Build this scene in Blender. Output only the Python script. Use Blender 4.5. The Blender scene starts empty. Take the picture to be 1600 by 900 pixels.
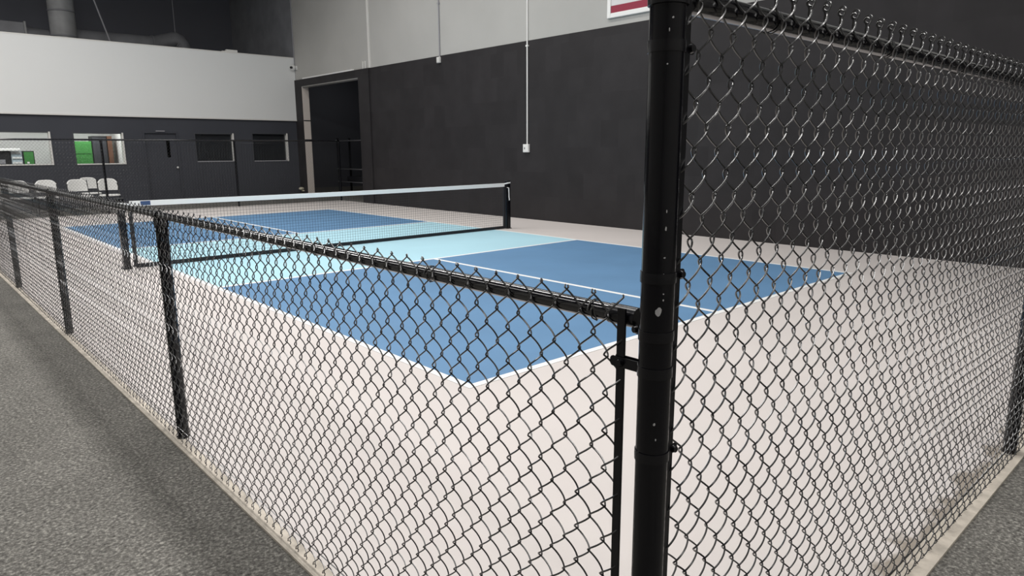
import bpy, math, random
from mathutils import Vector, Matrix

random.seed(7)
scene = bpy.context.scene
C = scene.collection
PI = math.pi

# ------------------------------------------------------------------ camera
CAM_POS = (-2.6441, -3.3055, 1.5134)
YAW, PITCH, ROLL, FPX = 0.7404, 0.1986, -0.0051, 1070.94


def make_camera():
    f = Vector((math.sin(YAW) * math.cos(PITCH), math.cos(YAW) * math.cos(PITCH), -math.sin(PITCH)))
    rt = Vector((math.cos(YAW), -math.sin(YAW), 0))
    up = rt.cross(f)
    R = math.cos(ROLL) * rt + math.sin(ROLL) * up
    U = -math.sin(ROLL) * rt + math.cos(ROLL) * up
    m = Matrix((R, U, -f)).transposed().to_4x4()
    m.translation = CAM_POS
    cd = bpy.data.cameras.new('camera')
    cd.sensor_width = 36.0
    cd.lens = FPX / 1600 * 36.0
    cd.clip_start = 0.02
    cd.clip_end = 200
    o = bpy.data.objects.new('camera', cd)
    C.objects.link(o)
    o.matrix_world = m
    scene.camera = o


make_camera()

# ------------------------------------------------------------------ world, lights, exposure
scene.view_settings.view_transform = 'Standard'
scene.view_settings.look = 'None'
scene.view_settings.exposure = 0.0
scene.view_settings.gamma = 1.0
scene.view_settings.use_curve_mapping = False

w = bpy.data.worlds.new('hall_world')
scene.world = w
w.use_nodes = True
w.node_tree.nodes['Background'].inputs[0].default_value = (0.55, 0.6, 0.7, 1)
w.node_tree.nodes['Background'].inputs[1].default_value = 0.02


def area_light(name, loc, sx, sy, watts, color=(1, 0.975, 0.95), rot=(0, 0, 0)):
    ld = bpy.data.lights.new(name, 'AREA')
    ld.shape = 'RECTANGLE'
    ld.size, ld.size_y = sx, sy
    ld.energy = watts
    ld.color = color
    o = bpy.data.objects.new(name, ld)
    C.objects.link(o)
    o.location = loc
    o.rotation_euler = rot
    return o


# high-bay strips hung under the roof: rows above the near sideline and the walkway, plus an added fill row
for y in (-7.0, -3.5, 0.0, 3.5, 7.0, 10.5, 14.0):
    area_light('high_bay_strip', (0.0, y, 7.9), 0.80, 3.4, 180 if y > -1 else 175)
for y in (4.0, 8.0, 12.0):  # added fill row, brightens the right side of the court and the wall
    area_light('high_bay_strip', (5.2, y, 7.9), 0.80, 3.4, 112 if y < 11 else 75)
for y in (-5.5, -1.0, 3.5, 8.0, 12.5, 17.0):
    area_light('high_bay_strip', (-5.6, y, 7.6), 1.2, 4.2, 85 if y < 10 else 300)


# ------------------------------------------------------------------ materials
def mat(name, col, rough=0.6, metal=0.0, spec=0.5, coat=0.0, bump=None, vary=None, emit=None):
    m = bpy.data.materials.new(name)
    m.use_nodes = True
    nt = m.node_tree
    b = nt.nodes['Principled BSDF']
    b.inputs['Base Color'].default_value = (*col, 1)
    b.inputs['Roughness'].default_value = rough
    b.inputs['Metallic'].default_value = metal
    b.inputs['Specular IOR Level'].default_value = spec
    if coat:
        b.inputs['Coat Weight'].default_value = coat
        b.inputs['Coat Roughness'].default_value = 0.12
    if emit:
        b.inputs['Emission Color'].default_value = (*emit[0], 1)
        b.inputs['Emission Strength'].default_value = emit[1]
    tc = nt.nodes.new('ShaderNodeTexCoord')
    if vary:                                   # (scale, amount): soft blotches of the same colour
        n = nt.nodes.new('ShaderNodeTexNoise')
        n.inputs['Scale'].default_value = vary[0]
        n.inputs['Detail'].default_value = 6
        r = nt.nodes.new('ShaderNodeMapRange')
        r.inputs['From Min'].default_value = 0.3
        r.inputs['From Max'].default_value = 0.7
        r.inputs['To Min'].default_value = 1 - vary[1]
        r.inputs['To Max'].default_value = 1 + vary[1]
        mx = nt.nodes.new('ShaderNodeMix')
        mx.data_type = 'RGBA'
        mx.blend_type = 'MULTIPLY'
        mx.inputs['Factor'].default_value = 1
        mx.inputs[6].default_value = (*col, 1)
        nt.links.new(tc.outputs['Object'], n.inputs['Vector'])
        nt.links.new(n.outputs['Fac'], r.inputs['Value'])
        nt.links.new(r.outputs[0], mx.inputs[7])
        nt.links.new(mx.outputs[2], b.inputs['Base Color'])
    if bump:                                   # (scale, strength)
        n2 = nt.nodes.new('ShaderNodeTexNoise')
        n2.inputs['Scale'].default_value = bump[0]
        n2.inputs['Detail'].default_value = 4
        bp = nt.nodes.new('ShaderNodeBump')
        bp.inputs['Strength'].default_value = bump[1]
        bp.inputs['Distance'].default_value = 0.01
        nt.links.new(tc.outputs['Object'], n2.inputs['Vector'])
        nt.links.new(n2.outputs['Fac'], bp.inputs['Height'])
        nt.links.new(bp.outputs[0], b.inputs['Normal'])
    return m


def carpet_mat():
    m = bpy.data.materials.new('grey_speckled_carpet')
    m.use_nodes = True
    nt = m.node_tree
    b = nt.nodes['Principled BSDF']
    b.inputs['Roughness'].default_value = 0.95
    b.inputs['Specular IOR Level'].default_value = 0.15
    tc = nt.nodes.new('ShaderNodeTexCoord')
    n1 = nt.nodes.new('ShaderNodeTexNoise')
    n1.inputs['Scale'].default_value = 70
    n1.inputs['Detail'].default_value = 5
    n1.inputs['Roughness'].default_value = 0.7
    r1 = nt.nodes.new('ShaderNodeValToRGB')
    e = r1.color_ramp.elements
    e[0].position, e[0].color = 0.31, (0.050, 0.048, 0.044, 1)
    e[1].position, e[1].color = 0.73, (0.44, 0.43, 0.385, 1)
    k = r1.color_ramp.elements.new(0.52)
    k.color = (0.162, 0.156, 0.143, 1)
    n2 = nt.nodes.new('ShaderNodeTexNoise')
    n2.inputs['Scale'].default_value = 1.6
    n2.inputs['Detail'].default_value = 3
    r2 = nt.nodes.new('ShaderNodeMapRange')
    r2.inputs['From Min'].default_value, r2.inputs['From Max'].default_value = 0.3, 0.7
    r2.inputs['To Min'].default_value, r2.inputs['To Max'].default_value = 0.85, 1.15
    mx = nt.nodes.new('ShaderNodeMix')
    mx.data_type = 'RGBA'
    mx.blend_type = 'MULTIPLY'
    mx.inputs['Factor'].default_value = 1
    L = nt.links.new
    L(tc.outputs['Object'], n1.inputs['Vector'])
    L(tc.outputs['Object'], n2.inputs['Vector'])
    L(n1.outputs['Fac'], r1.inputs[0])
    L(n2.outputs['Fac'], r2.inputs['Value'])
    L(r1.outputs[0], mx.inputs[6])
    L(r2.outputs[0], mx.inputs[7])
    L(mx.outputs[2], b.inputs['Base Color'])
    bp = nt.nodes.new('ShaderNodeBump')
    bp.inputs['Strength'].default_value = 0.6
    bp.inputs['Distance'].default_value = 0.004
    L(n1.outputs['Fac'], bp.inputs['Height'])
    L(bp.outputs[0], b.inputs['Normal'])
    return m


def beige_mat():
    """beige court paint, worn away and stained brown along the edge under the tall fence"""
    m = mat('beige_court_paint', (0.665, 0.622, 0.60), 0.62, spec=0.35, vary=(0.7, 0.035), bump=(140, 0.05))
    nt = m.node_tree
    L = nt.links.new
    b = nt.nodes['Principled BSDF']
    src = b.inputs['Base Color'].links[0].from_socket
    tc = nt.nodes.new('ShaderNodeTexCoord')
    sp = nt.nodes.new('ShaderNodeSeparateXYZ')
    L(tc.outputs['Object'], sp.inputs[0])
    n = nt.nodes.new('ShaderNodeTexNoise')
    n.inputs['Scale'].default_value = 7.0
    n.inputs['Detail'].default_value = 7
    L(tc.outputs['Object'], n.inputs['Vector'])
    d = nt.nodes.new('ShaderNodeMapRange')          # 1 on the edge, 0 a hand's width inside
    d.inputs['From Min'].default_value, d.inputs['From Max'].default_value = -2.585, -2.40
    d.inputs['To Min'].default_value, d.inputs['To Max'].default_value = 0.62, 0.0
    L(sp.outputs['Y'], d.inputs['Value'])
    a = nt.nodes.new('ShaderNodeMath')
    L(n.outputs['Fac'], a.inputs[0])
    L(d.outputs[0], a.inputs[1])
    r = nt.nodes.new('ShaderNodeMapRange')
    r.inputs['From Min'].default_value, r.inputs['From Max'].default_value = 0.90, 1.04
    r.inputs['To Min'].default_value, r.inputs['To Max'].default_value = 0.0, 0.8
    L(a.outputs[0], r.inputs['Value'])
    mx = nt.nodes.new('ShaderNodeMix')
    mx.data_type = 'RGBA'
    L(r.outputs[0], mx.inputs['Factor'])
    L(src, mx.inputs[6])
    mx.inputs[7].default_value = (0.25, 0.21, 0.16, 1)
    L(mx.outputs[2], b.inputs['Base Color'])
    return m


def patch_wall_mat(name, col):
    """dark wall paint rolled on in faint rectangular patches"""
    m = bpy.data.materials.new(name)
    m.use_nodes = True
    nt = m.node_tree
    L = nt.links.new
    b = nt.nodes['Principled BSDF']
    b.inputs['Roughness'].default_value = 0.6
    b.inputs['Specular IOR Level'].default_value = 0.3
    tc = nt.nodes.new('ShaderNodeTexCoord')
    sp = nt.nodes.new('ShaderNodeSeparateXYZ')
    mp = nt.nodes.new('ShaderNodeCombineXYZ')
    br = nt.nodes.new('ShaderNodeTexBrick')
    br.inputs['Color1'].default_value = (0.86, 0.86, 0.86, 1)
    br.inputs['Color2'].default_value = (1.14, 1.14, 1.14, 1)
    br.inputs['Mortar'].default_value = (1, 1, 1, 1)
    br.inputs['Scale'].default_value = 1.0
    br.inputs['Mortar Size'].default_value = 0.0
    br.inputs['Brick Width'].default_value = 0.44
    br.inputs['Row Height'].default_value = 0.52
    n = nt.nodes.new('ShaderNodeTexNoise')
    n.inputs['Scale'].default_value = 3.0
    n.inputs['Detail'].default_value = 8
    r = nt.nodes.new('ShaderNodeMapRange')
    r.inputs['From Min'].default_value, r.inputs['From Max'].default_value = 0.3, 0.7
    r.inputs['To Min'].default_value, r.inputs['To Max'].default_value = 0.88, 1.12
    m1 = nt.nodes.new('ShaderNodeMix')
    m1.data_type, m1.blend_type = 'RGBA', 'MULTIPLY'
    m1.inputs['Factor'].default_value = 1.0
    m1.inputs[6].default_value = (*col, 1)
    m2 = nt.nodes.new('ShaderNodeMix')
    m2.data_type, m2.blend_type = 'RGBA', 'MULTIPLY'
    m2.inputs['Factor'].default_value = 1
    L(tc.outputs['Object'], sp.inputs[0])
    L(sp.outputs['Y'], mp.inputs[0])
    L(sp.outputs['Z'], mp.inputs[1])
    L(mp.outputs[0], br.inputs['Vector'])
    L(tc.outputs['Object'], n.inputs['Vector'])
    L(n.outputs['Fac'], r.inputs['Value'])
    L(br.outputs['Color'], m1.inputs[7])
    L(m1.outputs[2], m2.inputs[6])
    L(r.outputs[0], m2.inputs[7])
    L(m2.outputs[2], b.inputs['Base Color'])
    return m


def glass_mat(name, col, rough=0.03, alpha=0.25):
    m = bpy.data.materials.new(name)
    m.use_nodes = True
    nt = m.node_tree
    out = nt.nodes['Material Output']
    nt.nodes.remove(nt.nodes['Principled BSDF'])
    t = nt.nodes.new('ShaderNodeBsdfTransparent')
    t.inputs[0].default_value = (*col, 1)
    g = nt.nodes.new('ShaderNodeBsdfGlossy')
    g.inputs['Roughness'].default_value = rough
    mx = nt.nodes.new('ShaderNodeMixShader')
    fr = nt.nodes.new('ShaderNodeFresnel')
    fr.inputs[0].default_value = 1.45
    nt.links.new(fr.outputs[0], mx.inputs[0])
    nt.links.new(t.outputs[0], mx.inputs[1])
    nt.links.new(g.outputs[0], mx.inputs[2])
    nt.links.new(mx.outputs[0], out.inputs[0])
    return m


M = {
    'vinyl': mat('black_vinyl_wire', (0.005, 0.005, 0.006), 0.33, spec=1.0, coat=0.4),
    'post': mat('black_powder_coat', (0.004, 0.004, 0.006), 0.15, spec=0.32, bump=(45, 0.02)),
    'rail': mat('glossy_black_rail', (0.004, 0.004, 0.006), 0.12, spec=0.9, bump=(45, 0.02)),
    'band': mat('black_pressed_steel', (0.005, 0.005, 0.007), 0.25, spec=0.4),
    'chip': mat('bare_galvanised_chip', (0.55, 0.55, 0.56), 0.45, metal=0.3),
    'tie': mat('dull_grey_tie_wire', (0.12, 0.12, 0.12), 0.35, metal=0.6),
    'carpet': carpet_mat(),
    'beige': beige_mat(),
    'slab': mat('tan_concrete_edge', (0.54, 0.49, 0.42), 0.85, vary=(9, 0.28), bump=(50, 0.2)),
    'blue': mat('blue_court_paint', (0.132, 0.275, 0.47), 0.5, spec=0.4, vary=(1.2, 0.06), bump=(140, 0.05)),
    'sky': mat('light_blue_court_paint', (0.455, 0.73, 0.84), 0.55, spec=0.4, vary=(1.0, 0.03), bump=(140, 0.05)),
    'line': mat('white_line_paint', (0.90, 0.91, 0.90), 0.55),
    'darkwall': patch_wall_mat('charcoal_patchy_wall', (0.0225, 0.0205, 0.022)),
    'darkwall2': mat('blue_charcoal_wall', (0.050, 0.053, 0.064), 0.75, spec=0.3, vary=(0.8, 0.08)),
    'greywall': mat('grey_upper_wall', (0.43, 0.425, 0.405), 0.8, spec=0.3, vary=(0.6, 0.06)),
    'whitewall': mat('white_upper_wall', (0.74, 0.75, 0.74), 0.8, spec=0.3),
    'ceiling': mat('black_roof_deck', (0.030, 0.031, 0.037), 0.85),
    'farwall': mat('dark_far_wall', (0.11, 0.115, 0.135), 0.85),
    'duct': mat('dark_painted_duct', (0.21, 0.215, 0.23), 0.6, vary=(2, 0.15)),
    'ductbright': mat('pale_galvanised_duct', (0.27, 0.275, 0.28), 0.5, vary=(2, 0.2)),
    'jamb': mat('pale_door_jamb', (0.62, 0.56, 0.51), 0.7),
    'white': mat('white_plastic', (0.82, 0.82, 0.80), 0.45),
    'chairface_shaded': mat('shaded_white_plastic', (0.62, 0.62, 0.60), 0.5),  # white chair plastic darkened, shade of the upright face put into the colour
    'backing': mat('dark_window_backing', (0.030, 0.030, 0.036), 0.8),  # sheet added behind the dark panes to stand in for the dim interior
    'frame': mat('white_window_frame', (0.68, 0.67, 0.64), 0.5),
    'dframe': mat('dark_window_frame', (0.045, 0.047, 0.055), 0.5),
    'tape': mat('white_net_tape', (0.92, 0.92, 0.92), 0.7),
    'netblack': mat('black_net_cord', (0.012, 0.012, 0.016), 0.7),
    'navy': mat('navy_label', (0.045, 0.085, 0.20), 0.6),
    'maroon': mat('maroon_panel', (0.27, 0.018, 0.045), 0.6),
    'board': mat('pale_board', (0.66, 0.66, 0.66), 0.6),
    'green': mat('green_panel', (0.050, 0.24, 0.050), 0.6),
    'brown': mat('brown_wood_edge', (0.16, 0.075, 0.045), 0.6, vary=(6, 0.2)),
    'paleblue': mat('pale_blue_front', (0.42, 0.50, 0.55), 0.4),
    'room': mat('white_room_paint', (0.72, 0.72, 0.71), 0.8),
    'roomfloor': mat('office_floor', (0.22, 0.21, 0.20), 0.8),
    'black': mat('black_plastic', (0.012, 0.012, 0.014), 0.45),
    'chrome': mat('satin_metal', (0.65, 0.64, 0.62), 0.3, metal=1.0),
    'brass': mat('cream_plastic', (0.62, 0.58, 0.45), 0.5),
    'cable': mat('grey_cable', (0.30, 0.30, 0.32), 0.6),
    'lamp': mat('lit_diffuser', (0.9, 0.9, 0.9), 0.5, emit=((1, 0.98, 0.95), 5.0)),
    'glass': glass_mat('clear_window_glass', (0.93, 0.95, 0.95)),
    'darkglass': glass_mat('tinted_window_glass', (0.35, 0.37, 0.40)),
}


# ------------------------------------------------------------------ mesh helpers
class MB:
    def __init__(self):
        self.v, self.f = [], []

    def box(self, x0, x1, y0, y1, z0, z1, mtx=None):
        n = len(self.v)
        ps = [(x, y, z) for z in (z0, z1) for y in (y0, y1) for x in (x0, x1)]
        if mtx is not None:
            ps = [tuple(mtx @ Vector(p)) for p in ps]
        self.v += ps
        for q in ((0, 2, 3, 1), (4, 5, 7, 6), (0, 1, 5, 4), (2, 6, 7, 3), (0, 4, 6, 2), (1, 3, 7, 5)):
            self.f.append(tuple(n + i for i in q))
        return self

    def tube(self, pts, r, seg=8, cap=True, closed=False):
        """tube along a polyline; r a number or one per point"""
        pts = [Vector(p) for p in pts]
        n = len(pts)
        rs = r if isinstance(r, (list, tuple)) else [r] * n
        base = len(self.v)
        up = None
        for i, p in enumerate(pts):
            if closed:
                t = pts[(i + 1) % n] - pts[i - 1]
            else:
                t = pts[min(i + 1, n - 1)] - pts[max(i - 1, 0)]
            t.normalize()
            if up is None:
                up = Vector((0, 0, 1)) if abs(t.z) < 0.9 else Vector((1, 0, 0))
            a = (up - t * up.dot(t))
            if a.length < 1e-6:
                a = t.orthogonal()
            a.normalize()
            b = t.cross(a)
            up = a
            for k in range(seg):
                an = 2 * PI * k / seg
                self.v.append(tuple(p + (a * math.cos(an) + b * math.sin(an)) * rs[i]))
        last = n if closed else n - 1
        for i in range(last):
            j = (i + 1) % n
            for k in range(seg):
                k2 = (k + 1) % seg
                self.f.append((base + i * seg + k, base + i * seg + k2, base + j * seg + k2, base + j * seg + k))
        if cap and not closed:
            self.f.append(tuple(base + k for k in reversed(range(seg))))
            self.f.append(tuple(base + (n - 1) * seg + k for k in range(seg)))
        return self

    def lathe(self, prof, seg=24, center=(0, 0, 0)):
        """prof: [(r, z)] bottom to top, closed with caps"""
        base = len(self.v)
        cx, cy, cz = center
        for r, z in prof:
            for k in range(seg):
                a = 2 * PI * k / seg
                self.v.append((cx + r * math.cos(a), cy + r * math.sin(a), cz + z))
        for i in range(len(prof) - 1):
            for k in range(seg):
                k2 = (k + 1) % seg
                self.f.append((base + i * seg + k, base + i * seg + k2, base + (i + 1) * seg + k2, base + (i + 1) * seg + k))
        self.f.append(tuple(base + k for k in reversed(range(seg))))
        self.f.append(tuple(base + (len(prof) - 1) * seg + k for k in range(seg)))
        return self

    def strip(self, path, width_vec, thick):
        """flat strap: path points, width vector, extruded along the path normal by thick"""
        n = len(self.v)
        pts = [Vector(p) for p in path]
        wv = Vector(width_vec)
        for i, p in enumerate(pts):
            t = (pts[min(i + 1, len(pts) - 1)] - pts[max(i - 1, 0)]).normalized()
            nn = t.cross(wv).normalized() * thick
            for q in (p, p + wv, p + wv + nn, p + nn):
                self.v.append(tuple(q))
        for i in range(len(pts) - 1):
            a, b = n + 4 * i, n + 4 * (i + 1)
            for k in range(4):
                k2 = (k + 1) % 4
                self.f.append((a + k, a + k2, b + k2, b + k))
        self.f.append((n + 3, n + 2, n + 1, n))
        e = n + 4 * (len(pts) - 1)
        self.f.append((e, e + 1, e + 2, e + 3))
        return self

    def mesh(self, name, material, smooth=False):
        me = bpy.data.meshes.new(name)
        me.from_pydata(self.v, [], self.f)
        me.validate()
        me.materials.append(M[material])
        if smooth:
            me.polygons.foreach_set('use_smooth', [True] * len(me.polygons))
            try:
                me.set_sharp_from_angle(angle=math.radians(40))
            except Exception:
                pass
        me.update()
        return me

    def build(self, name, material, parent=None, smooth=False, bevel=0.0):
        o = bpy.data.objects.new(name, self.mesh(name, material, smooth))
        C.objects.link(o)
        if parent is not None:
            o.parent = parent
        if bevel:
            md = o.modifiers.new('bevel', 'BEVEL')
            md.width = bevel
            md.segments = 2
            md.limit_method = 'ANGLE'
        return o


def box(name, m, x0, x1, y0, y1, z0, z1, parent=None, bevel=0.0):
    return MB().box(x0, x1, y0, y1, z0, z1).build(name, m, parent, bevel=bevel)


def tag(o, label=None, cat=None, group=None, kind=None):
    if label:
        o['label'] = label
    if cat:
        o['category'] = cat
    if group:
        o['group'] = group
    if kind:
        o['kind'] = kind
    return o


def empty(name, loc=(0, 0, 0), rz=0.0):
    o = bpy.data.objects.new(name, None)
    C.objects.link(o)
    o.location = loc
    o.rotation_euler = (0, 0, rz)
    o.empty_display_size = 0.1
    return o


def struct(o, label):
    return tag(o, label, kind='structure')


def dup(root, loc=None, rz=None, label=None):
    r = root.copy()
    C.objects.link(r)
    if loc is not None:
        r.location = loc
    if rz is not None:
        r.rotation_euler = (0, 0, rz)
    if label:
        r['label'] = label
    for ch in list(root.children):
        c = ch.copy()
        C.objects.link(c)
        c.parent = r
        for g in list(ch.children):
            d = g.copy()
            C.objects.link(d)
            d.parent = c
    return r


# ------------------------------------------------------------------ floor and court
CW, CL, KITCHEN = 6.10, 13.41, 4.572      # court width, length, depth of the back zone
struct(box('floor', 'carpet', -12, 14, -9, 26, -0.25, -0.012), 'grey speckled carpet floor around the fenced court')
court = struct(box('floor_court', 'slab', -1.672, 7.99, -2.672, 16.22, -0.10, -0.001),
               'tan concrete court slab with bare edges under the fences')
box('beige_border', 'beige', -1.612, 7.985, -2.585, 16.20, -0.01, 0.0, court)['label'] = 'pale beige painted surround of the court'
for k, (y0, y1, m, lb) in enumerate(((0, KITCHEN, 'blue', 'mid blue painted service zone'),
                                     (KITCHEN, CL - KITCHEN, 'sky', 'light blue painted zone at the net'),
                                     (CL - KITCHEN, CL, 'blue', 'mid blue painted service zone'))):
    box('court_zone', m, 0, CW, y0, y1, -0.005, 0.0012, court)['label'] = lb
LW = 0.060


def line(x0, x1, y0, y1):
    box('court_line', 'line', x0, x1, y0, y1, -0.004, 0.0024, court)


line(0, LW, 0, CL)
line(CW - LW, CW, 0, CL)
line(LW, CW - LW, 0, LW)
line(LW, CW - LW, CL - LW, CL)
for yk in (KITCHEN, CL - KITCHEN):
    line(LW, CW - LW, yk - LW / 2, yk + LW / 2)
line(CW / 2 - LW / 2, CW / 2 + LW / 2, LW, KITCHEN - LW / 2)
line(CW / 2 - LW / 2, CW / 2 + LW / 2, CL - KITCHEN + LW / 2, CL - LW)

# ------------------------------------------------------------------ hall shell
XW, YB = 8.0, 18.95
ZB = 3.80                                   # dark paint ends here on the right wall
DY0, DY1, DZ = 14.83, 18.45, 3.58           # big doorway in the right wall
struct(box('wall_right', 'greywall', XW, XW + 0.30, -9, 18.88, ZB, 9.0), 'grey painted upper part of the long right wall')
struct(box('wall_right_far', 'duct', XW, XW + 0.30, 18.88, 24.0, ZB, 9.0), 'darker grey end of the right wall above the offices')  # darker grey than the rest of the upper wall
struct(box('wall_right_lower', 'darkwall', XW - 0.004, XW + 0.30, -9, 14.25, -0.2, ZB), 'charcoal painted lower part of the long right wall')
wd = MB()
wd.box(XW - 0.045, XW + 0.222, 14.25, DY0, -0.2, ZB)
wd.box(XW - 0.045, XW + 0.222, DY1, YB + 0.1, -0.2, ZB)
wd.box(XW - 0.045, XW + 0.222, DY0, DY1, DZ, ZB)
o = wd.build('wall_right_doorway', 'darkwall')
struct(o, 'charcoal wall section around the tall open doorway')
dj = struct(box('trim_1', 'jamb', XW - 0.02, XW + 0.21, DY1 - 0.02, DY1, 0.0, DZ), 'pale beige jamb on the far side of the tall doorway')
struct(box('trim_2', 'greywall', XW - 0.03, XW + 0.215, DY0, DY1 - 0.02, DZ - 0.02, DZ), 'grey head lining of the tall doorway')
# two dark bumper straps across the jamb
for z in (2.48, 1.86):
    box('jamb_strap', 'black', XW - 0.024, XW + 0.212, DY1 - 0.024, DY1 - 0.016, z, z + 0.035, dj)
struct(box('trim_3', 'white', XW - 0.05, XW + 0.0, 15.1, 18.3, ZB, ZB + 0.035), 'narrow white ledge strip above the tall doorway')
# pier above the doorway edge
struct(box('trim_4', 'frame', XW - 0.03, XW + 0.01, 14.17, 14.24, ZB, 9.0), 'slim grey pier on the upper right wall beside the doorway')
struct(box('ceiling', 'ceiling', -12, 14, -9, 26, 9.0, 9.2), 'black painted roof deck high above the hall')
struct(box('wall_far', 'farwall', -12, 14, 24.0, 24.2, -0.2, 9.0), 'dark far wall of the hall above the offices')
struct(box('wall_left', 'greywall', -12.2, -12, -9, 26, -0.2, 9.0), 'grey left wall of the hall')
struct(box('wall_front', 'greywall', -12, 14, -9.2, -9, -0.2, 9.0), 'grey wall of the hall behind the viewpoint')

# room beyond the doorway
br = MB()
br.box(14.0, 14.2, 8, 26, -0.2, 9)
br.box(8.3, 14.0, 8.0, 8.2, -0.2, 9)
struct(br.build('wall_beyond', 'farwall'), 'dark walls of the room beyond the doorway')
struct(box('wall_beyond_low', 'ceiling', 13.4, 13.9, 10, 24, -0.012, 2.05), 'black low partition in the room beyond the doorway')
area_light('back_room_fill', (11.6, 21.6, 5.0), 1.2, 0.4, 13)  # added fill light, lifts the dark room seen through the doorway
rk = tag(empty('equipment_rack', (10.5, 20.0, -0.012)), 'dark metal rack with pale shelf edges seen through the doorway', 'rack')
for (x, y) in ((0, -0.9), (0, 0.9), (0.5, -0.9), (0.5, 0.9)):
    MB().box(x - 0.03, x + 0.03, y - 0.03, y + 0.03, 0, 2.0).build('upright', 'dframe', rk)
for z in (0.36, 0.84, 1.88):
    sh = MB().box(-0.03, 0.53, -0.93, 0.93, z, z + 0.03).build('shelf', 'dframe', rk)
    MB().box(-0.045, -0.03, -0.93, 0.93, z, z + 0.035).build('shelf_edge', 'cable', sh)
MB().box(0.0, 0.45, -0.85, 0.3, 0.40, 0.58).build('storage_bin', 'dframe', rk, bevel=0.02)

# ------------------------------------------------------------------ back wall with windows and door
ZW0, ZW1 = 2.52, 4.49
WIN = [(-0.62, 0.94, 1.18, 2.06), (1.45, 2.70, 1.17, 2.05), (4.64, 5.83, 1.20, 2.07), (6.41, 7.61, 1.19, 2.09)]
DOOR = (3.20, 4.17, 0.0, 2.10)
wb = MB()
xs = -12.0
holes = sorted([(a, b, z0, z1) for a, b, z0, z1 in WIN] + [DOOR])
for a, b, z0, z1 in holes:
    wb.box(xs, a, YB, YB + 0.15, -0.2, ZW0)
    if z0 > 0:
        wb.box(a, b, YB, YB + 0.15, -0.2, z0)
    wb.box(a, b, YB, YB + 0.15, z1, ZW0)
    xs = b
wb.box(xs, XW, YB, YB + 0.15, -0.2, ZW0)
struct(wb.build('wall_back', 'darkwall2'), 'dark charcoal lower wall of the offices at the back')
struct(box('wall_back_upper', 'whitewall', -12, XW - 0.002, YB - 0.05, YB + 0.15, ZW0, ZW1), 'white upper wall band of the offices at the back')
struct(box('trim_5', 'frame', -12, XW - 0.003, YB - 0.056, YB + 0.16, ZW1, ZW1 + 0.03), 'pale cap along the top of the white upper wall')
struct(box('trim_6', 'frame', -12, XW - 0.003, YB - 0.062, YB - 0.04, ZW0 - 0.025, ZW0 + 0.012), 'pale edge strip under the white upper wall')

for i, (a, b, z0, z1) in enumerate(WIN):
    lit = i < 2
    e = empty('window_%d' % (i + 1), ((a + b) / 2, YB, z0))
    struct(e, ['office window at the left edge showing a counter and a green box',
               'office window with a large green panel inside',
               'dark office window beside the door',
               'dark office window next to the corner'][i])
    cx = (a + b) / 2
    a2, b2, h = a - cx, b - cx, z1 - z0
    fm = 'frame'
    MB().box(b2 - 0.04, b2, -0.02, 0.15, 0, h).build('jamb', fm, e)  # right jamb pale, left jamb dark: light and shade put into the colours
    MB().box(a2, a2 + 0.03, -0.004, 0.15, 0, h).build('jamb', 'dframe', e)
    MB().box(a2 + 0.03, b2 - 0.045, -0.02, 0.15, 0, 0.03).build('sill', fm if lit else 'cable', e)  # greyer sill on the dark windows, its dimmer light put into the colour
    MB().box(a2 + 0.03, b2 - 0.045, -0.004, 0.15, h - 0.03, h).build('head', 'dframe', e)
    MB().box(a2 + 0.03, b2 - 0.045, 0.09, 0.096, 0.03, h - 0.03).build('pane', 'glass', e)
    if not lit:
        MB().box(a2 + 0.03, b2 - 0.045, 0.125, 0.14, 0.03, h - 0.03).build('dark_backing', 'backing', e)  # added dark sheet in place of the unlit interior

dr = empty('door_1', ((DOOR[0] + DOOR[1]) / 2, YB, 0))
struct(dr, 'dark charcoal office door with a narrow vision panel')
hw = (DOOR[1] - DOOR[0]) / 2
MB().box(-hw, -hw + 0.05, -0.02, 0.12, 0, 2.10).build('door_frame', 'darkwall2', dr)
MB().box(hw - 0.05, hw, -0.02, 0.12, 0, 2.10).build('door_frame', 'darkwall2', dr)
MB().box(-hw + 0.05, hw - 0.05, -0.02, 0.12, 2.05, 2.10).build('door_frame', 'darkwall2', dr)
px0, px1 = 3.835 - 3.685, 3.935 - 3.685
dl = MB()
dl.box(-hw + 0.05, px0, 0.03, 0.075, 0.01, 2.05)
dl.box(px1, hw - 0.05, 0.03, 0.075, 0.01, 2.05)
dl.box(px0, px1, 0.03, 0.075, 0.01, 1.35)
dl.box(px0, px1, 0.03, 0.075, 1.84, 2.05)
lf = dl.build('door_leaf', 'darkwall2', dr)
MB().box(px0, px1, 0.05, 0.056, 1.35, 1.84).build('pane', 'darkglass', lf)
kb = MB()
kb.lathe([(0.0001, -0.02), (0.02, -0.018), (0.032, 0.0), (0.03, 0.02), (0.012, 0.035), (0.012, 0.07)], 16)
kn = kb.build('knob', 'white', lf, smooth=True)
kn.rotation_euler = (-PI / 2, 0, 0)
kn.location = (4.08 - 3.685, -0.02, 1.05)
MB().box(-0.12, 0.12, -0.05, 0.03, 2.10, 2.125).build('door_closer', 'cable', dr)

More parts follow.
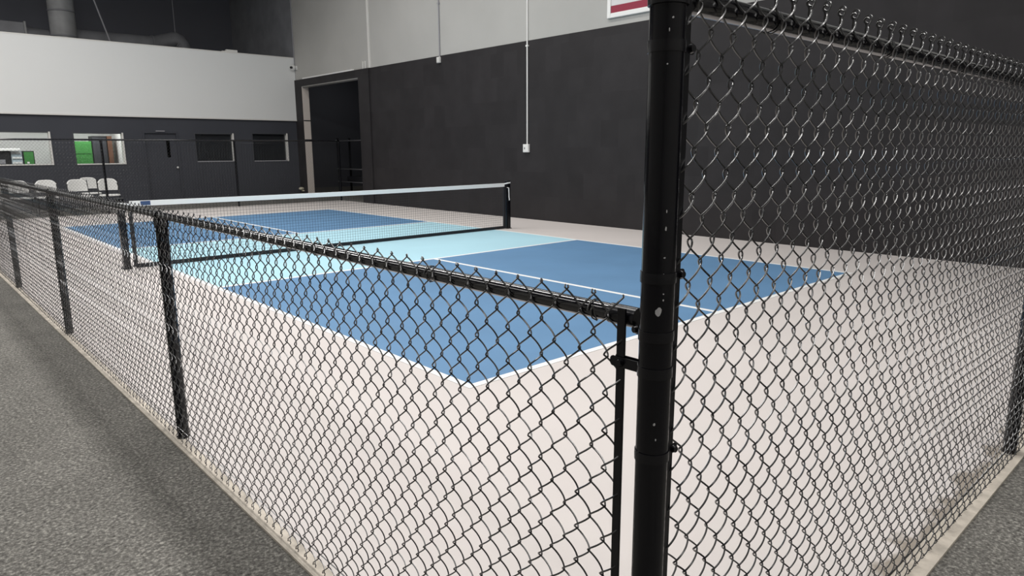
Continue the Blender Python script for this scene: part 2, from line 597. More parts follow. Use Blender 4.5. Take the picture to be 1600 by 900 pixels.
# offices behind the two lit windows
orm = MB()
orm.box(-1.6, 4.4, 22.0, 22.1, 0, 2.6)
orm.box(-1.7, -1.6, YB + 0.15, 22.1, 0, 2.6)
orm.box(3.06, 3.12, YB + 0.16, 22.0, 0, 2.6)
orm.box(-1.7, 4.4, YB + 0.15, 22.1, 2.6, 2.7)
struct(orm.build('wall_office', 'room'), 'white walls and ceiling of the lit office behind the windows')
struct(box('floor_office', 'roomfloor', -1.7, 4.4, YB + 0.15, 22.1, -0.012, 0.0), 'office floor behind the windows')
darko = MB()
darko.box(3.12, 7.98, 21.0, 21.1, 0, 2.6)
darko.box(3.12, 7.98, YB + 0.15, 21.1, 2.6, 2.7)
struct(darko.build('wall_office_dark', 'farwall'), 'unlit office behind the dark windows')
ol = tag(empty('office_ceiling_light', (1.95, 20.7, 2.6)), 'bright ceiling light panel seen through the green office window', 'light')
MB().box(-0.62, 0.62, -0.32, 0.32, -0.06, 0.0).build('frame', 'frame', ol)
MB().box(-0.58, 0.58, -0.28, 0.28, -0.075, -0.058).build('diffuser', 'lamp', ol)
area_light('office_lamp', (0.2, 20.5, 2.52), 1.2, 0.6, 34)
area_light('office_lamp', (2.2, 20.6, 2.5), 1.0, 0.5, 24)

gp = tag(empty('green_cabinet', (2.0, 21.2, 0.0)), 'tall bright green cabinet behind the office window', 'cabinet')
MB().box(-0.28, 0.34, 0, 0.4, 0, 1.84).build('body', 'green', gp, bevel=0.01)
MB().box(-0.26, 0.32, -0.015, 0.0, 0.05, 1.45).build('door_lower', 'green', gp)
MB().box(-0.26, 0.32, -0.015, 0.0, 1.47, 1.82).build('door_upper', 'green', gp)
bp_ = tag(empty('dark_cabinet', (2.60, 21.2, 0.0)), 'tall black cabinet right of the green cabinet', 'cabinet')
MB().box(-0.25, 0.16, 0, 0.4, 0, 2.0).build('body', 'black', bp_, bevel=0.01)
MB().box(-0.23, 0.14, -0.012, 0, 0.05, 1.95).build('door', 'dframe', bp_)
bw = tag(empty('wooden_panel', (2.84, 21.2, 0.0)), 'narrow brown wooden panel standing beside the black cabinet', 'panel')
MB().box(-0.06, 0.07, 0, 0.5, 0, 1.98).build('panel', 'brown', bw, bevel=0.01)
MB().box(-0.065, 0.075, -0.01, 0.5, 1.98, 2.0).build('top_edge', 'brown', bw)

cn = tag(empty('black_fridge', (0.02, 21.1, 0.0)), 'black fridge with a small pale notice at the left window', 'fridge')
MB().box(-0.30, 0.24, 0, 0.5, 0, 1.56).build('body', 'black', cn, bevel=0.015)
MB().box(-0.28, 0.22, -0.03, 0.0, 0.1, 1.54).build('door', 'black', cn, bevel=0.01)
MB().box(-0.04, 0.10, -0.034, -0.03, 1.20, 1.32).build('notice', 'cable', cn)
ct = tag(box('white_shelf_board', 'white', -0.9, 0.50, 21.02, 21.6, 1.56, 1.63, bevel=0.01), 'white board lying on top of the black fridge', 'shelf')
pb = tag(empty('drinks_case', (0.40, 21.1, 0.0)), 'pale blue drinks case between the black fridge and the green box', 'case')
MB().box(-0.13, 0.135, 0, 0.45, 0, 1.55).build('body', 'paleblue', pb, bevel=0.01)
for z in (1.2, 1.34, 1.48):
    MB().box(-0.11, 0.115, -0.012, 0.0, z, z + 0.05).build('shelf_strip', 'white', pb)
gb = tag(empty('green_locker', (0.69, 21.1, 0.0)), 'small green locker with a white tag at the left window', 'locker')
MB().box(-0.14, 0.14, 0, 0.4, 0, 1.56).build('body', 'black', gb, bevel=0.01)
MB().box(-0.115, 0.115, -0.015, 0, 0.05, 1.53).build('door', 'green', gb)
MB().box(-0.06, 0.0, -0.019, -0.015, 1.2, 1.25).build('tag', 'white', gb)

# ------------------------------------------------------------------ roof space: ducts and cables
dv = tag(empty('vertical_duct', (2.02, 21.4, 4.3)), 'wide pale vertical duct above the white wall', 'duct')
MB().lathe([(0.34, 0.0), (0.34, 4.69)], 28).build('pipe', 'ductbright', dv, smooth=True)
for z in (0.55, 1.25, 1.95, 2.65):
    MB().lathe([(0.345, z), (0.36, z + 0.01), (0.36, z + 0.04), (0.345, z + 0.05)], 28).build('seam_ring', 'duct', dv, smooth=True)
dh = tag(empty('horizontal_duct', (2.35, 22.5, 5.0)), 'long round grey duct with a drooping end above the white wall', 'duct')
MB().tube([(-0.1, 0, 0.0), (2.35, 0, 0.02)], 0.27, 24).build('pipe', 'duct', dh, smooth=True)
MB().tube([(2.35, 0, 0.02), (2.42, 0, 0.02)], 0.30, 24).build('collar', 'duct', dh, smooth=True)
el = []
for k in range(9):
    a = PI / 2 * k / 8
    el.append((2.42 + 0.65 + 0.30 * math.sin(a), 0, 0.24 - 0.30 * (1 - math.cos(a))))
MB().tube([(2.42, 0, 0.02), (2.75, 0, 0.15)] + el + [(3.37, 0, -0.5)],
          [0.26, 0.24] + [0.245 + 0.015 * (k % 2) for k in range(9)] + [0.25], 24).build('elbow', 'duct', dh, smooth=True)
hg = tag(MB().tube([(5.50, 22.5, 5.4), (5.50, 22.5, 9.0)], 0.012, 6).build('hanger_wire', 'cable'), 'thin vertical hanger wire above the drooping duct end', 'wire')
dq = tag(empty('rectangular_duct', (0.2, 22.4, 4.5)), 'square grey duct at the left above the white wall', 'duct')
MB().box(-2.6, 0.95, -0.35, 0.35, 0.0, 0.76).build('trunk', 'duct', dq, bevel=0.01)
MB().box(0.95, 1.0, -0.38, 0.38, -0.02, 0.79).build('end_flange', 'ductbright', dq)
MB().tube([(1.0, 0, 0.35), (1.6, 0, 0.35)], [0.36, 0.30], 20).build('transition', 'duct', dq, smooth=True)
tag(MB().tube([(2.62, 21.0, 6.9), (2.79, 21.0, 6.05), (3.20, 21.0, 4.55)], 0.022, 8).build('slanting_cable', 'cable', smooth=True),
    'pale slanting cable beside the vertical duct', 'cable')
jb = tag(empty('junction_box', (6.04, YB + 0.03, ZW1 + 0.03)), 'small pale junction box on top of the white wall', 'box')
MB().box(-0.22, 0.12, -0.06, 0.06, 0, 0.075).build('body', 'frame', jb, bevel=0.006)
MB().box(-0.34, -0.22, -0.03, 0.03, 0, 0.03).build('conduit_stub', 'frame', jb)

# ------------------------------------------------------------------ things on the right wall
def conduit(name, y, z_bot, z_top, r, m, label, clips):
    e = tag(empty(name, (XW - 0.02, y, z_bot)), label, 'conduit')
    MB().tube([(0, 0, 0), (0, 0, z_top - z_bot)], r, 8).build('pipe', m, e, smooth=True)
    for z in clips:
        MB().box(-0.018, 0.018, -0.035, 0.035, z - z_bot, z - z_bot + 0.03).build('clip', m, e)
    return e


conduit('conduit', 7.80, 1.62, 9.0, 0.016, 'white', 'long white conduit dropping to the outlet on the charcoal wall', (3.68, 6.0))
conduit('conduit', 10.92, 3.76, 9.0, 0.016, 'cable', 'short grey conduit ending where the charcoal paint begins', (5.0, 7.0))
conduit('conduit', 18.86, 4.25, 9.0, 0.014, 'cable', 'thin grey conduit in the far corner above the camera', (6.0,))
ob = tag(empty('wall_outlet', (XW - 0.004, 7.82, 1.55)), 'white outlet box at the foot of the long white conduit', 'outlet')
MB().box(-0.05, 0, -0.088, 0.088, -0.088, 0.088).build('box', 'white', ob, bevel=0.008)
MB().box(-0.056, -0.05, -0.074, 0.074, -0.074, 0.074).build('cover_plate', 'white', ob, bevel=0.003)
MB().box(-0.058, -0.055, 0.012, 0.035, -0.02, 0.02).build('socket', 'dframe', ob)
oc = tag(empty('wall_outlet', (XW - 0.004, 10.94, 3.70)), 'small pale box at the foot of the short grey conduit', 'outlet')
MB().box(-0.06, 0, -0.06, 0.06, -0.07, 0.07).build('box', 'frame', oc, bevel=0.01)
MB().box(-0.066, -0.06, -0.045, 0.045, -0.055, 0.055).build('cover_plate', 'frame', oc, bevel=0.003)
sc = tag(empty('security_camera', (XW - 0.03, 18.78, 4.19)), 'small white security camera in the far corner', 'camera')
MB().box(0.0, 0.03, -0.06, 0.06, -0.06, 0.06).build('bracket', 'white', sc)
MB().lathe([(0.02, -0.085), (0.06, -0.06), (0.085, 0.0), (0.06, 0.06), (0.02, 0.085)], 16, (-0.08, 0, 0)).build('housing', 'white', sc, smooth=True)
MB().tube([(-0.14, -0.03, -0.0), (-0.19, -0.06, -0.01)], 0.04, 12).build('lens', 'black', sc, smooth=True)
st = tag(empty('pipe_stub', (XW - 0.03, 14.46, ZB)), 'pair of short pale stubs above the doorway corner', 'stub')
MB().box(-0.02, 0.02, -0.07, -0.035, 0, 0.2).build('prong', 'frame', st)
MB().box(-0.02, 0.02, 0.05, 0.085, 0, 0.2).build('prong', 'frame', st)
hs = tag(empty('door_holder', (XW - 0.045, 18.72, 0.18)), 'small cream door holder low on the wall beside the doorway', 'door holder')
MB().box(-0.06, 0.0, -0.06, 0.06, 0.0, 0.05).build('base', 'brass', hs, bevel=0.01)
MB().lathe([(0.05, 0.0), (0.085, 0.03), (0.08, 0.07), (0.04, 0.09)], 16, (-0.08, 0, 0.05)).build('cap', 'brass', hs, smooth=True)

sg = tag(empty('wall_banner', (XW - 0.002, 4.6, 3.94)), 'white framed board with a maroon stripe high on the wall behind the corner post', 'sign')
MB().box(-0.025, 0, -1.0, 0.98, 0.02, 1.4).build('panel', 'board', sg)
MB().box(-0.05, 0, 0.91, 0.99, 0, 1.42).build('frame_side', 'white', sg, bevel=0.008)
MB().box(-0.05, 0, -1.01, 0.91, 0, 0.085).build('frame_bottom', 'white', sg, bevel=0.008)
MB().box(-0.05, 0, -1.01, -0.95, 0.085, 1.42).build('frame_side', 'white', sg, bevel=0.008)
MB().box(-0.05, 0, -0.95, 0.91, 1.36, 1.42).build('frame_top', 'white', sg, bevel=0.008)
MB().box(-0.030, -0.024, -0.95, 0.91, 0.085, 0.215).build('stripe', 'maroon', sg)

# ------------------------------------------------------------------ net
NY = 6.705
net = tag(empty('pickleball_net', (CW / 2, NY, 0)), 'low black court net with white top tape across the court', 'net')
XL, XR = -0.37 - CW / 2, 6.40 - CW / 2
for x in (XL, XR):
    pst = MB().box(x - 0.042, x + 0.042, -0.042, 0.042, 0.0, 0.915).build('post', 'post', net, bevel=0.008)
    MB().box(x - 0.055, x + 0.055, -0.055, 0.055, 0.0, 0.012).build('base_plate', 'band', pst)
    MB().box(x - 0.046, x + 0.046, -0.046, 0.046, 0.915, 0.93).build('cap', 'black', pst)
NL, NR = XL + 0.11, XR - 0.09


def top_z(x):
    t = (x - NL) / (NR - NL)
    return 0.885 - 0.05 * t * (1 - t)


nb = MB()
tape = 26
for i in range(tape):
    xa, xb = NL + (NR - NL) * i / tape, NL + (NR - NL) * (i + 1) / tape
    za, zb = top_z(xa), top_z(xb)
    n = len(nb.v)
    for (x, z) in ((xa, za), (xb, zb)):
        for y in (-0.012, 0.012):
            nb.v += [(x, y, z - 0.068), (x, y, z)]
    # verts: a:-y lo, -y hi, +y lo, +y hi ; b same (+4)
    nb.f += [(n, n + 4, n + 5, n + 1), (n + 2, n + 3, n + 7, n + 6), (n + 1, n + 5, n + 7, n + 3), (n, n + 2, n + 6, n + 4)]
    if i == 0:
        nb.f.append((n, n + 1, n + 3, n + 2))
    if i == tape - 1:
        nb.f.append((n + 4, n + 6, n + 7, n + 5))
tp = nb.build('top_tape', 'tape', net)
MB().box(NL + 0.13, NL + 0.25, -0.0145, -0.012, 0.824, 0.878).build('blue_label', 'navy', tp)
nm = MB()
ncol = int((NR - NL) / 0.046)
for i in range(1, ncol):
    x = NL + (NR - NL) * i / ncol
    nm.box(x - 0.0011, x + 0.0011, -0.0011, 0.0011, 0.05, top_z(x) - 0.06)
for k in range(1, 18):
    f = k / 18
    for i in range(10):
        xa, xb = NL + (NR - NL) * i / 10, NL + (NR - NL) * (i + 1) / 10
        za = 0.05 + f * (top_z(xa) - 0.068 - 0.05)
        zb = 0.05 + f * (top_z(xb) - 0.068 - 0.05)
        nm.tube([(xa, 0, za), (xb, 0, zb)], 0.0013, 4, cap=False)
tag(nm.build('net_mesh', 'netblack', net), kind='stuff')
MB().box(NL, NR, -0.010, 0.010, 0.004, 0.056).build('bottom_band', 'netblack', net)
for x, s in ((NL, 1), (NR, -1)):
    MB().box(x - 0.022, x + 0.022, -0.014, 0.014, 0.02, 0.82).build('side_hem', 'netblack', net)
# straps that tie the tape to the posts
MB().strip([(NL + 0.01, -0.02, 0.855), (NL - 0.05, -0.05, 0.865), (XL - 0.03, -0.055, 0.875), (XL - 0.075, -0.02, 0.87), (XL - 0.06, 0.03, 0.865)],
           (0, 0, -0.022), 0.003).build('tie_strap', 'tape', net)
MB().strip([(NR - 0.01, -0.02, 0.885), (NR + 0.05, -0.05, 0.90), (XR + 0.03, -0.05, 0.905), (XR + 0.05, 0.0, 0.90)],
           (0, 0, -0.025), 0.003).build('tie_strap', 'tape', net)
MB().strip([(XR - 0.075, -0.052, 0.80), (XR - 0.035, -0.056, 0.79), (XR - 0.028, -0.054, 0.70), (XR - 0.026, -0.052, 0.62), (XR - 0.018, -0.056, 0.55)],
           (0.026, 0, 0.006), 0.003).build('loose_strap', 'tape', net)

# ------------------------------------------------------------------ chairs behind the back fence
def make_chair():
    t = empty('folding_chair')
    # back shell: curved slab, faces -y
    def shell(w, h, z0, y0, bow, thick, lean, rc):
        b = MB()
        nx, nz = 12, 8
        idx = {}
        for s in (0, 1):
            for i in range(nx + 1):
                for k in range(nz + 1):
                    u, v = i / nx * 2 - 1, k / nz
                    top = 1 - max(0, abs(u) - (1 - rc)) ** 2 / rc ** 2 * 0.28
                    hw = w / 2 * (0.93 + 0.07 * math.sin(PI * min(1, v * 1.1) * 0.9))
                    x = u * hw
                    z = z0 + v * (h * top - 0.028 * u * u)
                    y = y0 + lean * v - bow * u * u + (thick if s else 0)
                    idx[s, i, k] = len(b.v)
                    b.v.append((x, y, z))
        for s in (0, 1):
            for i in range(nx):
                for k in range(nz):
                    q = (idx[s, i, k], idx[s, i + 1, k], idx[s, i + 1, k + 1], idx[s, i, k + 1])
                    b.f.append(q if s == 0 else q[::-1])
        for i in range(nx):
            for k in (0, nz):
                q = (idx[0, i, k], idx[1, i, k], idx[1, i + 1, k], idx[0, i + 1, k])
                b.f.append(q if k == 0 else q[::-1])
        for k in range(nz):
            for i in (0, nx):
                q = (idx[0, i, k], idx[0, i, k + 1], idx[1, i, k + 1], idx[1, i, k])
                b.f.append(q if i == 0 else q[::-1])
        return b
    bk_ = shell(0.44, 0.28, 0.56, 0.20, 0.05, 0.022, 0.06, 0.45).build('backrest', 'chairface_shaded', t, smooth=True)
    MB().tube([(x_, 0.258 + 0.012 - 0.05 * (x_ / 0.22) ** 2, 0.842 - 0.028 * (x_ / 0.22) ** 2 - 0.28 * 0.28 * max(0, abs(x_) / 0.22 - 0.55) ** 2 / 0.45 ** 2) for x_ in [-0.215 + 0.43 * q_ / 16 for q_ in range(17)]], 0.017, 8).build('rolled_rim', 'white', bk_, smooth=True)
    sb = MB()
    n = 14
    ring = []
    for i in range(28):
        a = 2 * PI * i / 28
        c, s = math.cos(a), math.sin(a)
        ring.append((0.23 * math.copysign(abs(c) ** 0.5, c), 0.21 * math.copysign(abs(s) ** 0.5, s)))
    for z, f in ((0.425, 0.92), (0.43, 1.0), (0.452, 1.0), (0.46, 0.94)):
        for (x, y) in ring:
            sb.v.append((x * f, y * f - 0.02, z))
    for L_ in range(3):
        for i in range(28):
            j = (i + 1) % 28
            sb.f.append((L_ * 28 + i, L_ * 28 + j, (L_ + 1) * 28 + j, (L_ + 1) * 28 + i))
    sb.f.append(tuple(reversed(range(28))))
    sb.f.append(tuple(range(84, 112)))
    sb.build('seat', 'white', t, smooth=True)
    for s in (-1, 1):
        MB().tube([(s * 0.235, 0.25, 0.83), (s * 0.235, 0.20, 0.58), (s * 0.235, 0.0, 0.30), (s * 0.235, -0.26, 0.0)], 0.011, 8).build('front_leg', 'black', t, smooth=True)
        MB().tube([(s * 0.205, -0.15, 0.42), (s * 0.205, 0.26, 0.0)], 0.011, 8).build('rear_leg', 'black', t, smooth=True)
    MB().tube([(-0.235, -0.17, 0.1), (0.235, -0.17, 0.1)], 0.009, 8).build('stretcher', 'black', t, smooth=True)
    MB().tube([(-0.205, 0.20, 0.06), (0.205, 0.20, 0.06)], 0.009, 8).build('stretcher', 'black', t, smooth=True)
    return tag(t, 'chair', 'chair', 'white chairs behind the back fence')


ch0 = make_chair()
for i, (x, y, rz, lb) in enumerate((
        (1.08, 16.78, 0.12, 'white plastic chair left of the fence post, front of the right cluster'),
        (1.72, 16.80, -0.10, 'white plastic chair standing right behind the fence post'),
        (1.56, 18.1, 0.03, 'white plastic chair set behind two others, its back rising between them'),
        (0.40, 16.95, -0.08, 'white plastic chair at the right end of the left cluster'),
        (-0.14, 17.0, 0.10, 'white plastic chair in the middle of the left cluster'),
        (-0.66, 16.85, 0.2, 'white plastic chair at the left end, mostly hidden by the low fence'))):
    c = ch0 if i == 0 else dup(ch0)
    c.location = (x, y, -0.012)
    c.rotation_euler = (0, 0, rz)
    c['label'] = lb

# ------------------------------------------------------------------ chain link
WR = 0.0020                                 # wire radius with its vinyl coat


def spiral(A, D, P, periods, start, tip, npp=20):
    """One chain-link wire: a flattened right-handed spiral hanging down from z=0.
    x right, y away from the viewer. start 0: its top vertex is at the left, 1: at the right."""
    pts = []
    ph0 = PI * start
    total = int(round(periods * npp))
    for i in range(total + 1):
        t = i / npp
        ph = ph0 + 2 * PI * t
        c = math.cos(ph)
        tri = 1 - 2 * abs(((ph / PI) % 2) - 1) if False else (2 / PI) * math.asin(max(-1, min(1, c)))
        x = -A * (0.70 * tri + 0.30 * c)
        s = math.sin(ph)
        y = D * math.copysign(abs(s) ** 0.75, s)
        pts.append(Vector((x, y, -P * t)))
    sg_ = -1 if start == 0 else 1           # side on which the top vertex sits
    over = 0.0040
    for i in range(npp // 4):                # the last bend does not reach round its neighbour
        pts[i].x -= sg_ * over * (1 - i / (npp / 4))
    top = pts[0]
    if tip == 'knuckle':
        head = []
        r = 0.0085
        if start == 1:                       # rises at the front, curls over to the back and down again
            for k in range(13):
                a = PI * 1.15 - 1.65 * PI * k / 12
                head.append(Vector((top.x + 0.004 * k / 12, r * math.cos(a), 0.013 + r * 1.1 * math.sin(a))))
        else:                                # ends in a short hook through that curl
            for k in range(8):
                a = -PI * 0.35 + 1.2 * PI * k / 7
                head.append(Vector((top.x - 0.002 - 0.003 * k / 7, 0.75 * r * math.cos(a), 0.008 + 0.75 * r * math.sin(a))))
        pts = head[::-1] + pts[1:]
    else:
        head = [Vector((top.x + sg_ * 0.0022, 0.0015 * sg_, 0.003)), Vector((top.x + sg_ * 0.0045, -0.003 * sg_, 0.008))]
        pts = head[::-1] + pts
    bot = pts[-1]
    s2 = 1 if bot.x > 0 else -1
    pts += [bot + Vector((s2 * 0.003, 0.002 * s2, -0.005)), bot + Vector((s2 * 0.007, -0.003 * s2, -0.010))]
    return pts


def wire_mesh(name, pts, seg=5):
    return MB().tube(pts, WR, seg).mesh(name, 'vinyl', True)


def put(name, me, parent, loc, rz=0.0):
    o = bpy.data.objects.new(name, me)
    C.objects.link(o)
    o.parent = parent
    o.location = loc
    o.rotation_euler = (0, 0, rz)
    return o


def jitter_pts(pts, amp, seed):
    rnd = random.Random(seed)
    ph = [rnd.uniform(0, 6.28) for _ in range(4)]
    return [Vector((p.x + amp * math.sin(p.z * 4.1 + ph[0]) + amp * 0.5 * math.sin(p.z * 11 + ph[1]), p.y + amp * math.sin(p.z * 5 + ph[2]), p.z)) for p in pts]


def post_mesh(r, z0, z1):
    return MB().lathe([(r, z0), (r, z1)], 32)


def line_post(parent, x, y, ztop, rail_dir, r=0.030):
    p = MB().lathe([(r, -0.012), (r, ztop)], 28, (x, y, 0)).build('line_post', 'post', parent, smooth=True)
    cap = MB().lathe([(r + 0.004, ztop - 0.05), (r + 0.004, ztop - 0.005), (r * 0.9, ztop + 0.004)], 28, (x, y, 0))
    cap.build('post_cap', 'band', p, smooth=True)
    return p


def band(parent, cx, cy, z, r, h, ang, reach, name='tension_band'):
    """pressed-steel band round a post with a twin tongue pointing along ang, and a bolt"""
    b = MB()
    n = 40
    t = 0.0018
    ro, ri = r + t, r - 0.001
    gap = 0.22
    a0 = ang + gap
    sweep = 2 * PI - 2 * gap
    base = len(b.v)
    for i in range(n + 1):
        a = a0 + sweep * i / n
        for (rr, zz) in ((ri, z - h / 2), (ro, z - h / 2), (ro + 0.0003, z), (ro, z + h / 2), (ri, z + h / 2)):
            b.v.append((cx + rr * math.cos(a), cy + rr * math.sin(a), zz))
    for i in range(n):
        for k in range(5):
            k2 = (k + 1) % 5
            b.f.append((base + i * 5 + k, base + (i + 1) * 5 + k, base + (i + 1) * 5 + k2, base + i * 5 + k2))
    d = Vector((math.cos(ang), math.sin(ang), 0))
    nrm = Vector((-d.y, d.x, 0))
    for s in (1, -1):
        off = r * math.sin(gap) * 1.0
        mtx = Matrix(((d.x, nrm.x, 0, cx), (d.y, nrm.y, 0, cy), (0, 0, 1, z), (0, 0, 0, 1)))
        y0, y1 = sorted((s * off, s * (off + t)))
        # rounded tongue
        prof = []
        x0, x1 = r * math.cos(gap) - 0.002, r + reach
        prof = [(x0, -h / 2), (x1 - 0.006, -h / 2)] + [(x1 - 0.006 + 0.006 * math.sin(q), -h / 2 * math.cos(q)) for q in (0.5, 1.0, PI / 2, 2.1, 2.6)] + [(x1 - 0.006, h / 2), (x0, h / 2)]
        nb_ = len(b.v)
        for yy in (y0, y1):
            for (px_, pz_) in prof:
                b.v.append(tuple(mtx @ Vector((px_, yy, pz_))))
        m_ = len(prof)
        b.f.append(tuple(nb_ + i for i in range(m_)))
        b.f.append(tuple(nb_ + m_ + i for i in reversed(range(m_))))
        for i in range(m_):
            j = (i + 1) % m_
            b.f.append((nb_ + i, nb_ + m_ + i, nb_ + m_ + j, nb_ + j))
    o = b.build(name, 'band', parent, smooth=True)
    bc = Vector((cx, cy, z)) + d * (r + reach * 0.62)
    MB().tube([bc - nrm * 0.016, bc - nrm * 0.010, bc + nrm * 0.010, bc + nrm * 0.016], [0.006, 0.0082, 0.0082, 0.006], 10).build('bolt', 'band', o, smooth=True)
    return o


def rail(parent, p0, p1, r=0.0215):
    return MB().tube([p0, p1], r, 24).build('top_rail', 'rail', parent, smooth=True)


def tie(parent, c, axis, r, drop):
    """a wire tie looped once round a rail with a loose tail"""
    ax = Vector(axis).normalized()
    s = ax.cross(Vector((0, 0, 1))).normalized()
    pts = []
    for i in range(15):
        a = 2 * PI * 1.1 * i / 14
        pts.append(Vector(c) + s * math.cos(a) * (r + 0.002) + Vector((0, 0, 1)) * math.sin(a) * (r + 0.002) + ax * (0.010 * i / 14))
    pts.append(pts[-1] + Vector((0, 0, -drop)) + ax * 0.012)
    return MB().tube(pts, 0.0017, 5).build('tie_wire', 'tie', parent, smooth=True)


# corner post geometry
PX, PY = -1.645, -2.597

# --- tall fence (to the right of the corner post) -------------------------------------------
tall = tag(empty('chain_link_fence', (PX, PY, 0)), 'tall black chain link fence running right from the thick corner post', 'fence')
tall.rotation_euler = (0, 0, -0.0115)
PR = 0.030
cp = MB().lathe([(PR, -0.012), (PR, 1.86)], 48).build('corner_post', 'post', tall, smooth=True)
MB().lathe([(PR + 0.004, 1.82), (PR + 0.004, 1.865), (PR * 0.75, 1.885), (0.006, 1.895)], 32).build('post_cap', 'band', cp, smooth=True)


def chips(parent, r, spots):
    """flakes of paint missing from the post: thin shells lying on its surface"""
    for (ang, z, w_, h_, seed) in spots:
        rnd = random.Random(seed)
        b = MB()
        n = 11
        ring = []
        for k in range(n):
            a = 2 * PI * k / n
            q = rnd.uniform(0.65, 1.1)
            ring.append((ang + w_ / 2 / r * math.cos(a) * q, z + h_ / 2 * math.sin(a) * q))
        for rr in (r - 0.0002, r + 0.0004):
            for (aa, zz) in ring:
                b.v.append((rr * math.cos(aa), rr * math.sin(aa), zz))
        b.v.append(((r + 0.0005) * math.cos(ang), (r + 0.0005) * math.sin(ang), z))
        for k in range(n):
            b.f.append((n + k, n + (k + 1) % n, 2 * n))
            b.f.append((k, (k + 1) % n, n + (k + 1) % n, n + k))
        b.build('paint_chip', 'chip', parent)


AV = math.atan2(CAM_POS[1] - PY, CAM_POS[0] - PX)    # side of the post facing the viewpoint
chips(cp, PR, [(AV + 0.12, 1.234, 0.0125, 0.019, 21), (AV + 0.30, 1.722, 0.004, 0.004, 4), (AV + 0.12, 1.703, 0.002, 0.006, 5),
               (AV + 0.08, 1.650, 0.003, 0.003, 6), (AV + 0.34, 1.330, 0.004, 0.003, 8), (AV + 0.33, 1.300, 0.004, 0.005, 9),
               (AV + 0.36, 1.266, 0.003, 0.003, 10), (AV + 0.36, 1.255, 0.003, 0.004, 11), (AV + 0.10, 1.025, 0.005, 0.006, 12),
               (AV + 0.22, 0.995, 0.003, 0.005, 13), (AV + 0.35, 1.38, 0.0035, 0.008, 14), (AV + 0.36, 1.41, 0.002, 0.006, 15)])
ZT, PT, NT, pT = 1.798, 0.081, 22, 0.0362
yT = -0.012                                  # mesh plane in front of the posts, in the fence's own frame
x0T = 0.039
AT = pT / 2 + 0.0040
NWT = 116
LENT = x0T + NWT * pT
rail(tall, (0.0, 0.018, 1.764), (LENT + 0.1, 0.018, 1.764))
MB().tube([(0.028, 0.018, 1.764), (0.075, 0.018, 1.764)], 0.0245, 24).build('rail_end_cup', 'band', tall, smooth=True)
band(tall, 0, 0, 1.762, PR + 0.002, 0.034, 0.35, 0.022, 'rail_end_band')
for z in (1.680, 1.292, 0.955, 0.50, 0.16):
    band(tall, 0, 0, z, PR, 0.019, -0.10, 0.032)
MB().box(x0T - 0.008, x0T + 0.008, yT - 0.0025, yT + 0.0025, 0.02, 1.79).build('tension_bar', 'band', tall, bevel=0.001)
line_post(tall, 3.045, 0.022, 1.745, 'x')
variants = {}
for st_ in (0, 1):
    for v in range(4):
        variants['T', st_, v] = wire_mesh('fence_wire', jitter_pts(spiral(AT, 0.0082, PT, NT, st_, 'knuckle'), 0.0011, 10 * st_ + v))
for i in range(NWT):
    st_ = 0 if i % 2 == 0 else 1
    put('wire', variants['T', st_, random.randrange(4)], tall, (x0T + pT * (i + 0.5) + random.uniform(-0.0008, 0.0008), yT, ZT + random.uniform(-0.0015, 0.0015)))
for x in (0.36, 0.95, 1.55, 2.15, 2.75, 3.4):
    tie(tall, (x, 0.018, 1.764), (1, 0, 0), 0.0225, 0.01)
MB().tube([(0.03, yT + 0.008, 0.075), (LENT, yT + 0.008, 0.070)], 0.0022, 6).build('bottom_tension_wire', 'vinyl', tall, smooth=True)

# --- low fence (to the left of the corner post) ---------------------------------------------
low = tag(empty('chain_link_fence', (PX, PY, 0)), 'waist high black chain link fence running away to the left of the court', 'fence')
low.rotation_euler = (0, 0, -PI / 2)          # local x = towards the viewer's right (-Y), local y = +X
ZL, PL, NL_, pL = 1.240, 0.0787, 15.5, 0.0357
yL = -0.003
x0L = -0.076
AL = pL / 2 + 0.0040
rail(low, (-0.060, 0.021, 1.202), (-18.45, 0.021, 1.202), 0.0178)
MB().tube([(-0.055, 0.021, 1.202), (-0.12, 0.021, 1.202)], 0.0198, 24).build('rail_end_cup', 'band', low, smooth=True)
band(low, 0, 0, 1.186, PR, 0.019, PI - 0.25, 0.024, 'rail_end_band')
for z in (1.118, 0.62, 0.2):
    band(low, 0, 0, z, PR, 0.020, PI, 0.068)
MB().box(x0L - 0.0095, x0L + 0.0095, yL - 0.0025, yL + 0.0025, 0.02, 1.222).build('tension_bar', 'band', low, bevel=0.001)
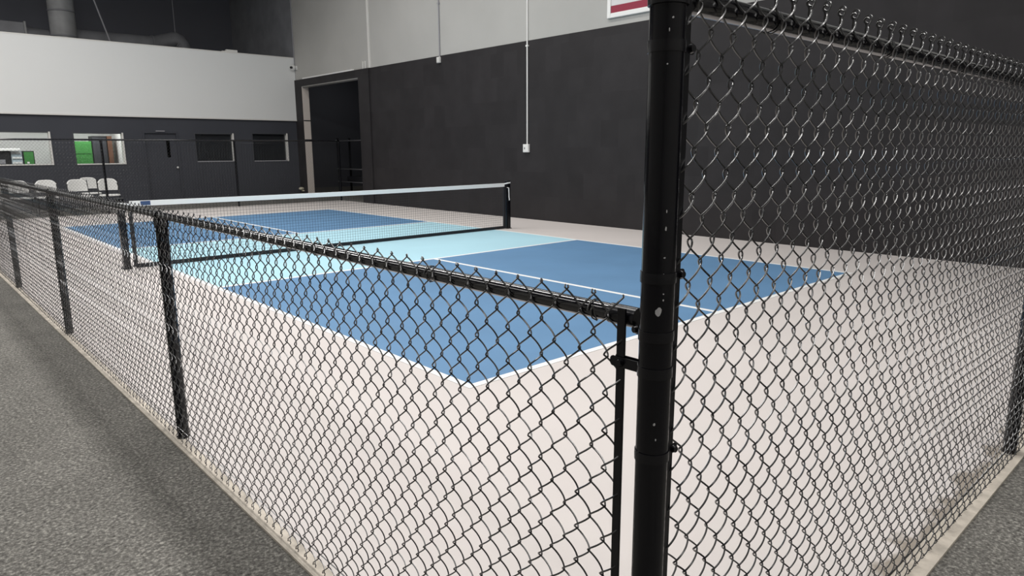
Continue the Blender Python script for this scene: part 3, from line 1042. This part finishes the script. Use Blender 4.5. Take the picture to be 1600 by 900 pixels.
for y in (0.465, 3.425, 6.194, 9.15, 12.1, 15.05):
    line_post(low, PY - y, 0.034, 1.188, 'x')
    k = MB()
    k.tube([(PY - y - 0.028, 0.021, 1.202), (PY - y + 0.028, 0.021, 1.202)], 0.022, 20)
    k.build('loop_cap', 'band', low, smooth=True)
for st_ in (0, 1):
    for v in range(4):
        variants['L', st_, v] = wire_mesh('fence_wire', jitter_pts(spiral(AL, 0.0082, PL, NL_, st_, 'barb'), 0.0011, 50 + 10 * st_ + v))
for i in range(298):
    st_ = 1 if i % 2 == 0 else 0
    put('wire', variants['L', st_, random.randrange(4)], low, (x0L - pL * (i + 0.5) + random.uniform(-0.0008, 0.0008), yL, ZL + random.uniform(-0.0015, 0.0015)))
rest = MB()
for st_ in (0, 1):
    base_pts = spiral(AL, 0.0082, PL, NL_, st_, 'barb', npp=8)
    for i in range(298, 518):
        if (1 if i % 2 == 0 else 0) == st_:
            rest.tube([p + Vector((x0L - pL * (i + 0.5), yL, ZL)) for p in base_pts], WR, 3, cap=False)
tag(rest.build('distant_wire', 'vinyl', low), kind='stuff')
for x in (-0.165, -0.72, -1.35, -1.95, -2.6, -3.5, -4.2, -4.9, -5.6):
    tie(low, (x, 0.021, 1.202), (1, 0, 0), 0.0185, 0.03)
MB().tube([(-0.03, yL + 0.009, 0.070), (-18.4, yL + 0.009, 0.070)], 0.0022, 6).build('bottom_tension_wire', 'vinyl', low, smooth=True)

# --- back fence across the far end of the court ----------------------------------------------
bk = tag(empty('chain_link_fence', (PX + 0.03, 16.1, 0)), 'far black chain link fence across the end of the court before the offices', 'fence')
LENB = XW - (PX + 0.03) - 0.06
rail(bk, (0, 0, 1.81), (LENB, 0, 1.81))
for x in (0.0, 3.13, 6.37, LENB):
    line_post(bk, x, 0.03, 1.80, 'x', 0.028)
bm = MB()
pB, PB = 0.0362, 0.081
nB = int(LENB / pB)
for st_ in (0, 1):
    bp0 = spiral(pB / 2 + 0.003, 0.005, PB, 22, st_, 'barb', npp=4)
    for i in range(nB):
        if (0 if i % 2 == 0 else 1) == st_:
            bm.tube([p + Vector((pB * (i + 0.5), -0.03, 1.81)) for p in bp0], 0.0017, 3, cap=False)
tag(bm.build('distant_wire', 'vinyl', bk), kind='stuff')
